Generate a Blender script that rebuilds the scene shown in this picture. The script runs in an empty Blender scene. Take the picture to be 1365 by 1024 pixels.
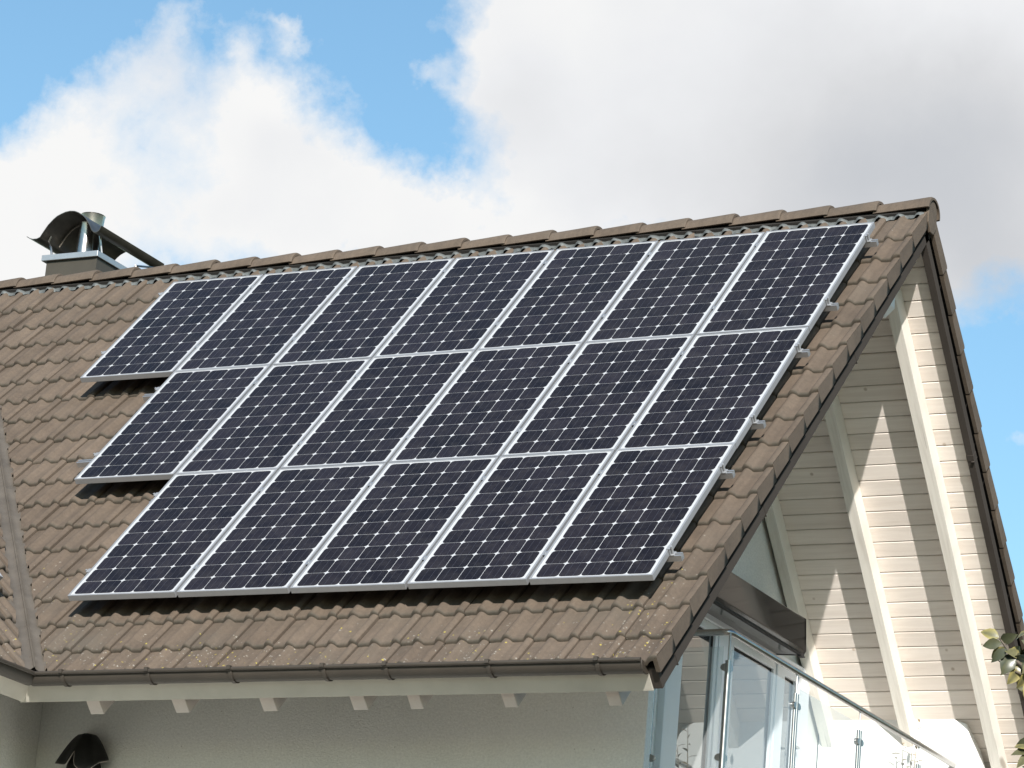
import bpy, bmesh, math, random
from mathutils import Vector, Matrix
random.seed(7)
sc = bpy.context.scene
COL = sc.collection
R = math.radians

# ------------------------------------------------------------------ camera
PIT = 0.8078336650510025                  # roof pitch
CP, SP = math.cos(PIT), math.sin(PIT)
cam_d = bpy.data.cameras.new('camera')
cam = bpy.data.objects.new('camera', cam_d)
COL.objects.link(cam)
rows = [[0.8916328808453713, 0.4450254026812896, 0.08332584691282774],
        [-0.058500827244693215, 0.29573702903619226, -0.9534764091830132],
        [-0.44896376135170474, 0.8452762865626849, 0.28972321337394946]]
m = Matrix(((rows[0][0], -rows[1][0], -rows[2][0]),
            (rows[0][1], -rows[1][1], -rows[2][1]),
            (rows[0][2], -rows[1][2], -rows[2][2]))).to_4x4()
m.translation = Vector((7.86740151, -20.97085178, 1.6220232))
cam.matrix_world = m
cam_d.sensor_width = 36.0
cam_d.lens = 36.0 * 3.2251008698645713
cam_d.clip_start = 0.1
cam_d.clip_end = 3000
sc.camera = cam

# ------------------------------------------------------------------ sun, sky, exposure
SUN = Vector((0.432, -0.774, 0.462)).normalized()
sun_d = bpy.data.lights.new('sun', 'SUN')
sun_d.energy = 5.0
sun_d.angle = R(0.5)
sun_d.color = (1.0, 0.96, 0.91)
sun = bpy.data.objects.new('sun', sun_d)
COL.objects.link(sun)
sun.rotation_euler = SUN.to_track_quat('Z', 'Y').to_euler()
sun.location = SUN * 60

sc.view_settings.view_transform = 'Standard'
sc.view_settings.look = 'None'
sc.view_settings.exposure = 0.60
sc.view_settings.gamma = 1.0
sc.view_settings.use_curve_mapping = False


class NT:
    """small helper round a node tree"""
    def __init__(self, tree):
        self.t = tree
        self.n = tree.nodes
        self.l = tree.links

    def node(self, kind, **kw):
        nd = self.n.new(kind)
        for k, v in kw.items():
            if k == 'ins':
                for kk, vv in v.items():
                    self.set(nd.inputs[kk], vv)
            else:
                setattr(nd, k, v)
        return nd

    def set(self, sock, v):
        if isinstance(v, bpy.types.NodeSocket):
            self.l.new(v, sock)
        else:
            sock.default_value = v

    def math(self, op, a, b=0.0, c=0.0, clamp=False):
        nd = self.n.new('ShaderNodeMath')
        nd.operation = op
        nd.use_clamp = clamp
        self.set(nd.inputs[0], a)
        self.set(nd.inputs[1], b)
        if len(nd.inputs) > 2:
            self.set(nd.inputs[2], c)
        return nd.outputs[0]

    def ramp(self, fac, stops, interp='LINEAR'):
        nd = self.n.new('ShaderNodeValToRGB')
        cr = nd.color_ramp
        cr.interpolation = interp
        while len(cr.elements) < len(stops):
            cr.elements.new(0.5)
        for e, (p, c) in zip(cr.elements, stops):
            e.position = p
            e.color = (c, c, c, 1) if isinstance(c, (int, float)) else (*c, 1)
        self.set(nd.inputs[0], fac)
        return nd.outputs[0]

    def noise(self, vec, scale, detail=4, rough=0.55, dist=0.0):
        nd = self.n.new('ShaderNodeTexNoise')
        nd.inputs['Scale'].default_value = scale
        nd.inputs['Detail'].default_value = detail
        nd.inputs['Roughness'].default_value = rough
        nd.inputs['Distortion'].default_value = dist
        if vec is not None:
            self.l.new(vec, nd.inputs['Vector'])
        return nd

    def mix(self, fac, a, b, blend='MIX'):
        nd = self.n.new('ShaderNodeMix')
        nd.data_type = 'RGBA'
        nd.blend_type = blend
        self.set(nd.inputs[0], fac)
        for i, v in ((6, a), (7, b)):
            if isinstance(v, tuple):
                v = (*v[:3], 1)
            self.set(nd.inputs[i], v)
        return nd.outputs[2]


world = bpy.data.worlds.new('World')
sc.world = world
world.use_nodes = True
wt = NT(world.node_tree)
wt.n.clear()
out = wt.node('ShaderNodeOutputWorld')
sky = wt.node('ShaderNodeTexSky')
sky.sky_type = 'NISHITA'
sky.sun_disc = False
sky.sun_elevation = math.asin(SUN.z)
sky.sun_rotation = math.atan2(SUN.x, SUN.y)
sky.altitude = 300
sky.air_density = 1.25
sky.dust_density = 0.4
sky.ozone_density = 1.6
bg_sky = wt.node('ShaderNodeBackground')
skyc = wt.mix(1.0, sky.outputs[0], (0.82, 1.02, 1.05), 'MULTIPLY')
wt.l.new(skyc, bg_sky.inputs['Color'])
bg_sky.inputs['Strength'].default_value = 0.102
tc = wt.node('ShaderNodeTexCoord')
D = tc.outputs['Generated']
sep = wt.node('ShaderNodeSeparateXYZ')
wt.l.new(D, sep.inputs[0])
az = wt.math('MULTIPLY', wt.math('ARCTAN2', sep.outputs[0], sep.outputs[1]), 180 / math.pi)
el = wt.math('MULTIPLY', wt.math('ARCSINE', sep.outputs[2]), 180 / math.pi)
n1 = wt.noise(D, 26, 7, 0.58)
n2 = wt.noise(D, 85, 6, 0.6)
s1 = wt.node('ShaderNodeSeparateColor')
wt.l.new(n1.outputs['Color'], s1.inputs[0])
s2 = wt.node('ShaderNodeSeparateColor')
wt.l.new(n2.outputs['Color'], s2.inputs[0])


def warp(base, a, b, ka, kb):
    return wt.math('ADD', wt.math('MULTIPLY_ADD', wt.math('SUBTRACT', a, 0.5), ka, base),
                   wt.math('MULTIPLY', wt.math('SUBTRACT', b, 0.5), kb))


azw = warp(az, s1.outputs[0], s2.outputs[0], 2.3, 0.9)
elw = warp(el, s1.outputs[1], s2.outputs[1], 2.3, 0.9)


def blob_sum(blobs, a, e):
    acc = None
    for (ba, be, ra, re, w) in blobs:
        dx = wt.math('MULTIPLY', wt.math('SUBTRACT', a, ba), 1.0 / ra)
        dy = wt.math('MULTIPLY', wt.math('SUBTRACT', e, be), 1.0 / re)
        q = wt.math('ADD', wt.math('MULTIPLY', dx, dx), wt.math('MULTIPLY', dy, dy))
        g = wt.math('MULTIPLY', wt.math('POWER', 2.71828, wt.math('MULTIPLY', q, -1.0)), w)
        acc = g if acc is None else wt.math('ADD', acc, g)
    return acc


# cloud banks: azimuth, elevation, half widths in degrees, weight
CLOUDS = [(-37.0, 18.8, 1.2, 1.0, 1), (-36.2, 20.2, 1.0, 0.9, .9), (-36.6, 17.9, 2.0, 1.3, 1), (-35.3, 21.5, 0.9, 0.8, .55),
          (-34.8, 22.5, 0.6, 0.6, .5), (-33.3, 21.2, 1.0, 1.0, .85), (-32.8, 22.6, .4, .22, .45),
          (-33.5, 19.5, 2.2, 1.5, 1), (-32.0, 20.1, 1.1, 1.0, .6), (-31.1, 19.2, 1.4, 0.85, .9), (-29.9, 19.6, 1.1, 0.7, .8),
          (-29.1, 19.3, 1.0, 0.6, .8), (-28.6, 22.2, .95, .8, .6), (-28.0, 23.0, 1.2, .9, .8), (-26.6, 22.5, 2.2, 1.6, 1),
          (-27.3, 20.6, 1.1, .8, .6), (-27.6, 19.7, 1.3, .8, .8), (-24.0, 22.4, 3.4, 2.4, 1), (-21.0, 22.6, 3.5, 2.4, 1),
          (-24.6, 20.7, 2.7, 1.5, .9), (-20.4, 20.4, 2.6, 1.35, 1), (-30.2, 21.9, .6, .3, .35), (-18.6, 16.5, .9, .3, .4),
          (-17.0, 22.5, 4, 3.5, 1), (-40.5, 18.0, 3, 1.6, .9), (-27.0, 26.5, 6, 2.2, .9)]
dens = blob_sum(CLOUDS, azw, elw)
fluff = wt.math('SUBTRACT', wt.noise(D, 60, 9, 0.62).outputs['Fac'], 0.5)
dens = wt.math('MULTIPLY_ADD', fluff, 0.95, dens)
mask_a = wt.ramp(dens, [(0.26, 0.0), (0.48, 0.36), (0.68, 0.70), (1.05, 1.0)])
# scattered clouds over the rest of the sky
nb = wt.noise(D, 2.6, 7, 0.6)
mask_b = wt.ramp(nb.outputs['Fac'], [(0.53, 0.0), (0.72, 0.55)])
da = wt.math('MULTIPLY', wt.math('ADD', az, 28.5), 1 / 15.0)
de = wt.math('MULTIPLY', wt.math('SUBTRACT', el, 18.0), 1 / 12.0)
far = wt.math('ADD', wt.math('MULTIPLY', da, da), wt.math('MULTIPLY', de, de))
outside = wt.ramp(wt.math('MULTIPLY', far, 0.5), [(0.45, 0.0), (0.75, 1.0)])
mask = wt.math('MAXIMUM', mask_a, wt.math('MULTIPLY', mask_b, outside), clamp=True)
# cloud brightness: thick grey bases against sunlit white tops
GREY = [(-22.4, 20.7, 3.4, 1.8, .62), (-20.0, 20.4, 2.8, 2.0, .50), (-22.5, 23.2, 5.5, 1.4, .24), (-18.6, 19.2, 2.0, 1.0, .35), (-26.4, 20.5, 1.5, .8, .18), (-33.2, 19.4, 1.3, .6, .16),
        (-30.5, 18.6, 1.2, .6, .1), (-32.6, 20.4, 1.0, .6, .18), (-28.2, 21.6, 1.2, .9, .25), (-35.0, 21.8, 1.0, .8, .2), (-19.5, 22.0, 2.5, 1.2, .25)]
azs = warp(az, s1.outputs[0], s2.outputs[0], 1.6, 0.3)
els = warp(el, s1.outputs[2], s2.outputs[1], 1.6, 0.3)
grey = wt.math('MULTIPLY_ADD', wt.math('SUBTRACT', wt.noise(D, 30, 5, 0.5).outputs['Fac'], 0.5), 0.32, blob_sum(GREY, azs, els), clamp=True)
ccol = wt.ramp(grey, [(0.0, (0.93, 0.93, 0.925)), (0.22, (0.84, 0.85, 0.87)), (0.6, (0.70, 0.71, 0.73)), (1.0, (0.58, 0.60, 0.635))])
bg_cl = wt.node('ShaderNodeBackground')
wt.l.new(ccol, bg_cl.inputs['Color'])
bg_cl.inputs['Strength'].default_value = 0.665
mx = wt.node('ShaderNodeMixShader')
wt.l.new(mask, mx.inputs[0])
wt.l.new(bg_sky.outputs[0], mx.inputs[1])
wt.l.new(bg_cl.outputs[0], mx.inputs[2])
wt.l.new(mx.outputs[0], out.inputs['Surface'])

# ------------------------------------------------------------------ materials
MATS = {}


def mat(name, color, rough=0.6, metal=0.0, var=0.0, vscale=6.0, bump=0.0, bscale=60.0, coat=0.0, ior=None, build=None):
    mt = bpy.data.materials.new(name)
    mt.use_nodes = True
    t = NT(mt.node_tree)
    b = t.n['Principled BSDF']
    b.inputs['Base Color'].default_value = (*color, 1)
    b.inputs['Roughness'].default_value = rough
    b.inputs['Metallic'].default_value = metal
    if coat:
        b.inputs['Coat Weight'].default_value = coat
        b.inputs['Coat Roughness'].default_value = 0.06
    if ior:
        b.inputs['IOR'].default_value = ior
    co = t.node('ShaderNodeTexCoord').outputs['Object']
    if var:
        nz = t.noise(co, vscale, 6, 0.6)
        c = t.ramp(nz.outputs['Fac'], [(0.25, tuple(x * (1 - var) for x in color)), (0.75, tuple(min(1, x * (1 + var)) for x in color))])
        t.l.new(c, b.inputs['Base Color'])
    if bump:
        nz = t.noise(co, bscale, 5, 0.6)
        bp = t.node('ShaderNodeBump')
        bp.inputs['Strength'].default_value = bump
        bp.inputs['Distance'].default_value = 0.01
        t.l.new(nz.outputs['Fac'], bp.inputs['Height'])
        t.l.new(bp.outputs[0], b.inputs['Normal'])
    if build:
        build(t, b, co)
    MATS[name] = mt
    return mt


def tile_nodes(t, b, co):
    at = t.node('ShaderNodeAttribute')
    at.attribute_name = 'tone'
    base = t.ramp(at.outputs['Fac'], [(0.0, (0.094, 0.068, 0.0475)), (0.5, (0.109, 0.080, 0.0565)), (1.0, (0.126, 0.094, 0.068))])
    n = t.noise(co, 4.5, 8, 0.65)
    base = t.mix(0.75, base, t.ramp(n.outputs['Fac'], [(0.28, 0.62), (0.5, 0.9), (0.75, 1.12)]), 'MULTIPLY')
    # streaks of wear running down the slope
    mp = t.node('ShaderNodeMapping')
    mp.inputs['Scale'].default_value = (22, 2.2, 2.2)
    t.l.new(co, mp.inputs['Vector'])
    ns = t.noise(mp.outputs[0], 1.0, 5, 0.6)
    base = t.mix(0.55, base, t.ramp(ns.outputs['Fac'], [(0.3, 0.72), (0.6, 1.08)]), 'MULTIPLY')
    ng = t.noise(co, 260, 3, 0.7)
    base = t.mix(0.5, base, t.ramp(ng.outputs['Fac'], [(0.3, 0.75), (0.7, 1.2)]), 'MULTIPLY')
    nm = t.noise(co, 42, 5, 0.75)
    base = t.mix(0.6, base, t.ramp(nm.outputs['Fac'], [(0.3, 0.72), (0.5, 0.98), (0.72, 1.25)]), 'MULTIPLY')
    # lower, damper courses carry pale and yellow lichen
    wet = t.node('ShaderNodeAttribute')
    wet.attribute_name = 'lichen'
    nw = t.noise(co, 3.2, 4, 0.6)
    patch = t.math('ADD', t.math('MULTIPLY', wet.outputs['Fac'], 0.55), nw.outputs['Fac'])
    def spots(scale, lo, hi, plo, phi):
        v = t.node('ShaderNodeTexVoronoi')
        v.inputs['Scale'].default_value = scale
        wv = t.mix(0.02, co, t.noise(co, 90, 2).outputs['Color'], 'ADD')
        t.l.new(wv, v.inputs['Vector'])
        rnd = t.node('ShaderNodeSeparateColor')
        t.l.new(v.outputs['Color'], rnd.inputs[0])
        disc = t.ramp(v.outputs['Distance'], [(lo, 1.0), (hi, 0.0)])
        pick = t.ramp(t.math('MULTIPLY', rnd.outputs[0], patch), [(plo, 0.0), (phi, 1.0)])
        return t.math('MULTIPLY', disc, pick)
    base = t.mix(spots(30, 0.14, 0.24, 0.76, 0.86), base, (0.26, 0.235, 0.195))
    base = t.mix(spots(60, 0.18, 0.3, 0.84, 0.92), base, (0.30, 0.28, 0.24))
    base = t.mix(spots(37, 0.2, 0.3, 0.86, 0.9), base, (0.34, 0.27, 0.05))
    nd = t.noise(co, 1.6, 5, 0.6)
    dk = t.math('MULTIPLY', t.ramp(nd.outputs['Fac'], [(0.5, 0.0), (0.72, 1.0)]), t.math('MULTIPLY_ADD', wet.outputs['Fac'], 0.65, 0.2))
    base = t.mix(dk, base, (0.085, 0.070, 0.053))
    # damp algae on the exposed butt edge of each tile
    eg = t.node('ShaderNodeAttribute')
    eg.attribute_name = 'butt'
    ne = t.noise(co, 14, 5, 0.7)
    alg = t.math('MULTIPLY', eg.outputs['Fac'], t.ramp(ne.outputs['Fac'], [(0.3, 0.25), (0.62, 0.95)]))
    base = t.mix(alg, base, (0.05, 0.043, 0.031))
    t.l.new(base, b.inputs['Base Color'])
    bp = t.node('ShaderNodeBump')
    bp.inputs['Strength'].default_value = 0.35
    bp.inputs['Distance'].default_value = 0.004
    t.l.new(t.noise(co, 190, 4, 0.7).outputs['Fac'], bp.inputs['Height'])
    t.l.new(bp.outputs[0], b.inputs['Normal'])


M_TILE = mat('concrete_tile', (0.24, 0.18, 0.135), 0.85, build=tile_nodes)


def wood_nodes(t, b, co):
    mp = t.node('ShaderNodeMapping')
    mp.inputs['Scale'].default_value = (1.6, 26, 26)
    t.l.new(co, mp.inputs['Vector'])
    n = t.noise(mp.outputs[0], 1.0, 6, 0.6, 0.6)
    c = t.ramp(n.outputs['Fac'], [(0.3, (0.74, 0.66, 0.59)), (0.6, (0.83, 0.755, 0.685)), (0.8, (0.86, 0.785, 0.72))])
    at = t.node('ShaderNodeAttribute')
    at.attribute_name = 'tone'
    c = t.mix(1.0, c, t.ramp(at.outputs['Fac'], [(0.0, (0.88, 0.87, 0.86)), (1.0, (1.03, 1.03, 1.03))]), 'MULTIPLY')
    v = t.node('ShaderNodeTexVoronoi')
    v.inputs['Scale'].default_value = 3.3
    t.l.new(co, v.inputs['Vector'])
    c = t.mix(t.ramp(v.outputs['Distance'], [(0.03, 0.75), (0.06, 0.0)]), c, (0.42, 0.33, 0.25))
    t.l.new(c, b.inputs['Base Color'])


def beam_nodes(t, b, co):
    mp = t.node('ShaderNodeMapping')
    mp.inputs['Scale'].default_value = (30, 2, 2)
    t.l.new(co, mp.inputs['Vector'])
    n = t.noise(mp.outputs[0], 1.0, 6, 0.6, 0.5)
    c = t.ramp(n.outputs['Fac'], [(0.28, (0.66, 0.61, 0.54)), (0.55, (0.79, 0.745, 0.67)), (0.8, (0.82, 0.775, 0.70))])
    mc = t.node('ShaderNodeMapping')
    mc.inputs['Scale'].default_value = (70, 1.2, 1.2)
    t.l.new(co, mc.inputs['Vector'])
    nc = t.noise(mc.outputs[0], 1.0, 3, 0.5)
    c = t.mix(t.ramp(nc.outputs['Fac'], [(0.70, 0.0), (0.73, 0.8)]), c, (0.3, 0.25, 0.2))
    t.l.new(c, b.inputs['Base Color'])


def plaster_nodes(t, b, co):
    n = t.noise(co, 1.1, 6, 0.6)
    c = t.ramp(n.outputs['Fac'], [(0.3, (0.70, 0.69, 0.645)), (0.7, (0.775, 0.765, 0.725))])
    g = t.noise(co, 55, 4, 0.7)
    c = t.mix(0.6, c, t.ramp(g.outputs['Fac'], [(0.3, 0.74), (0.7, 1.08)]), 'MULTIPLY')
    v = t.node('ShaderNodeTexVoronoi')
    v.inputs['Scale'].default_value = 9
    t.l.new(co, v.inputs['Vector'])
    c = t.mix(t.ramp(v.outputs['Distance'], [(0.03, 0.6), (0.06, 0.0)]), c, (0.35, 0.32, 0.27))
    t.l.new(c, b.inputs['Base Color'])
    bp = t.node('ShaderNodeBump')
    bp.inputs['Strength'].default_value = 0.7
    bp.inputs['Distance'].default_value = 0.008
    t.l.new(t.noise(co, 75, 5, 0.7).outputs['Fac'], bp.inputs['Height'])
    t.l.new(bp.outputs[0], b.inputs['Normal'])


def cell_nodes(t, b, co):
    at = t.node('ShaderNodeAttribute')
    at.attribute_name = 'tone'
    oi = t.node('ShaderNodeObjectInfo')
    k = t.math('FRACT', t.math('ADD', at.outputs['Fac'], t.math('MULTIPLY', oi.outputs['Random'], 7.31)))
    c = t.ramp(k, [(0.0, (0.0085, 0.0060, 0.0064)), (0.5, (0.0120, 0.0086, 0.0094)), (1.0, (0.0152, 0.0115, 0.0135))])
    n = t.noise(co, 2.0, 5, 0.6)
    c = t.mix(0.6, c, t.ramp(n.outputs['Fac'], [(0.3, 0.8), (0.7, 1.2)]), 'MULTIPLY')
    # thin film of dust
    nd = t.noise(co, 9, 6, 0.7)
    c = t.mix(t.ramp(nd.outputs['Fac'], [(0.45, 0.0), (0.85, 0.06)]), c, (0.35, 0.32, 0.28))
    t.l.new(c, b.inputs['Base Color'])
    t.l.new(t.ramp(nd.outputs['Fac'], [(0.3, 0.09), (0.8, 0.2)]), b.inputs['Roughness'])


def glass_mat(name, tint, refl_ior, rough=0.0, veil=0.0):
    mt = bpy.data.materials.new(name)
    mt.use_nodes = True
    t = NT(mt.node_tree)
    t.n.clear()
    o = t.node('ShaderNodeOutputMaterial')
    tr = t.node('ShaderNodeBsdfTransparent')
    tr.inputs[0].default_value = (*tint, 1)
    gl = t.node('ShaderNodeBsdfGlossy')
    gl.inputs['Roughness'].default_value = rough
    lw = t.node('ShaderNodeLayerWeight')
    lw.inputs['Blend'].default_value = 0.5
    fres = t.math('MULTIPLY_ADD', t.math('POWER', lw.outputs['Facing'], 5.0), 0.9, 0.04)
    mx_ = t.node('ShaderNodeMixShader')
    t.l.new(fres, mx_.inputs[0])
    t.l.new(tr.outputs[0], mx_.inputs[1])
    t.l.new(gl.outputs[0], mx_.inputs[2])
    last = mx_
    if veil:
        df = t.node('ShaderNodeBsdfDiffuse')
        df.inputs[0].default_value = (0.85, 0.87, 0.88, 1)
        m2 = t.node('ShaderNodeMixShader')
        m2.inputs[0].default_value = veil
        t.l.new(mx_.outputs[0], m2.inputs[1])
        t.l.new(df.outputs[0], m2.inputs[2])
        last = m2
    t.l.new(last.outputs[0], o.inputs['Surface'])
    MATS[name] = mt
    return mt


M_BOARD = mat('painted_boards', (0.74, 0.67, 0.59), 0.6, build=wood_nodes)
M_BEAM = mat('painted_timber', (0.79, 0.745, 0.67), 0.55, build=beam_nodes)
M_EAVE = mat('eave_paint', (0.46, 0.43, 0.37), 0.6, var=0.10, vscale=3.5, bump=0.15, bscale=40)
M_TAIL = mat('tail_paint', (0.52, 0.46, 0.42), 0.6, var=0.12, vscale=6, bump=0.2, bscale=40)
M_PLASTER = mat('white_plaster', (0.75, 0.74, 0.70), 0.9, build=plaster_nodes)
M_SMOOTH = mat('white_render_smooth', (0.82, 0.82, 0.81), 0.8, var=0.03, vscale=2, bump=0.15, bscale=50)
M_BARGE_SHADE = mat('barge_sheet_shade', (0.022, 0.019, 0.018), 0.8)  # near-black copy of the barge sheet, skirt shade put into its colour
M_BARGE = mat('barge_sheet', (0.055, 0.047, 0.041), 0.9, metal=0.0, ior=1.12, var=0.12, vscale=3)
M_GUT = mat('gutter_sheet', (0.038, 0.030, 0.022), 0.65, metal=0.0, var=0.2, vscale=5)
M_ZINC = mat('grey_flashing', (0.105, 0.112, 0.108), 0.6, metal=0.2, var=0.3, vscale=14, bump=0.4, bscale=60)
M_VALLEY = mat('valley_sheet', (0.13, 0.11, 0.088), 0.55, metal=0.35, var=0.25, vscale=5, bump=0.2, bscale=20)
M_ALU = mat('aluminium', (0.34, 0.345, 0.355), 0.42, metal=0.45, var=0.05, vscale=12)
M_ALUD = mat('aluminium_mill', (0.50, 0.50, 0.50), 0.4, metal=0.8, var=0.08, vscale=20)
M_BACK = mat('white_backsheet', (0.44, 0.445, 0.45), 0.3, coat=0.3)
M_CELL = mat('solar_cell', (0.02, 0.02, 0.033), 0.12, ior=1.38, build=cell_nodes)
M_BUS = mat('cell_busbar', (0.06, 0.06, 0.075), 0.35, metal=0.3)
M_STEEL = mat('stainless_steel', (0.40, 0.385, 0.365), 0.27, metal=1.0, var=0.12, vscale=9)
M_STEELD = mat('weathered_steel', (0.17, 0.15, 0.125), 0.36, metal=0.85, var=0.3, vscale=7)
M_CHIM = mat('chimney_cladding', (0.060, 0.051, 0.038), 0.5, metal=0.2, var=0.12, vscale=4)
M_DARK = mat('dark_void', (0.02, 0.018, 0.016), 0.9)
M_FRAME = mat('door_frame_white', (0.70, 0.72, 0.75), 0.35, var=0.03)
M_PANE = mat('door_pane', (0.035, 0.04, 0.045), 0.015, ior=2.9)
M_AWN = mat('awning_casing', (0.030, 0.026, 0.025), 0.10, metal=0.0, ior=1.33, var=0.08, vscale=3)
M_GLASS = glass_mat('clear_glass', (0.93, 0.955, 0.95), 1.5, 0.0, 0.085)
M_IRON = mat('black_iron', (0.022, 0.021, 0.02), 0.5, metal=0.3, var=0.3, vscale=12, bump=0.4, bscale=25)
M_TRIM = mat('pale_trim', (0.42, 0.37, 0.34), 0.5, metal=0.3)
M_SLAB = mat('slab_concrete', (0.62, 0.60, 0.56), 0.85, var=0.1)
M_BARK = mat('bark', (0.10, 0.08, 0.06), 0.85, var=0.3, vscale=20, bump=0.5, bscale=40)
M_POT = mat('terracotta', (0.35, 0.16, 0.09), 0.8, var=0.15)


def leaf_nodes(lo, hi, edge):
    def f(t, b, co):
        at = t.node('ShaderNodeAttribute')
        at.attribute_name = 'tone'
        c = t.ramp(at.outputs['Fac'], [(0.0, lo), (0.75, hi), (1.0, edge)])
        n = t.noise(co, 45, 4, 0.6)
        c = t.mix(0.5, c, t.ramp(n.outputs['Fac'], [(0.35, 0.7), (0.65, 1.25)]), 'MULTIPLY')
        t.l.new(c, b.inputs['Base Color'])
        b.inputs['Subsurface Weight'].default_value = 0.0
    return f


M_LEAF = mat('leaf', (0.12, 0.12, 0.04), 0.35, build=leaf_nodes((0.045, 0.050, 0.028), (0.12, 0.11, 0.05), (0.28, 0.235, 0.08)))
M_DRY = mat('dry_leaf', (0.3, 0.24, 0.16), 0.6, build=leaf_nodes((0.20, 0.15, 0.09), (0.32, 0.25, 0.16), (0.42, 0.34, 0.22)))


def grass_nodes(t, b, co):
    n = t.noise(co, 0.5, 8, 0.65)
    c = t.ramp(n.outputs['Fac'], [(0.3, (0.038, 0.038, 0.022)), (0.55, (0.055, 0.053, 0.030)), (0.75, (0.072, 0.064, 0.040))])
    g = t.noise(co, 30, 5, 0.7)
    c = t.mix(0.8, c, t.ramp(g.outputs['Fac'], [(0.3, 0.5), (0.7, 1.3)]), 'MULTIPLY')
    t.l.new(c, b.inputs['Base Color'])


M_GRASS = mat('lawn', (0.12, 0.13, 0.07), 0.9, build=grass_nodes)
M_PAVE = mat('paving', (0.20, 0.165, 0.13), 0.85, var=0.15, vscale=1.5, bump=0.3, bscale=20)

# ------------------------------------------------------------------ mesh helpers
ORI = {}                                    # world origin of each thing


def S(x, u, v):                             # main roof, front slope: along ridge, down slope, out of slope
    return Vector((x, -u * CP - v * SP, 10 - u * SP + v * CP))


def SB(x, u, v):                            # main roof, back slope
    return Vector((x, u * CP + v * SP, 10 - u * SP + v * CP))


XW = -8.43                                  # ridge of the cross wing


def SW(y, u, v):                            # wing, slope that faces the main roof
    return Vector((XW + u * CP + v * SP, y, 10 - u * SP + v * CP))


def SW2(y, u, v):
    return Vector((XW - u * CP - v * SP, y, 10 - u * SP + v * CP))


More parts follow.
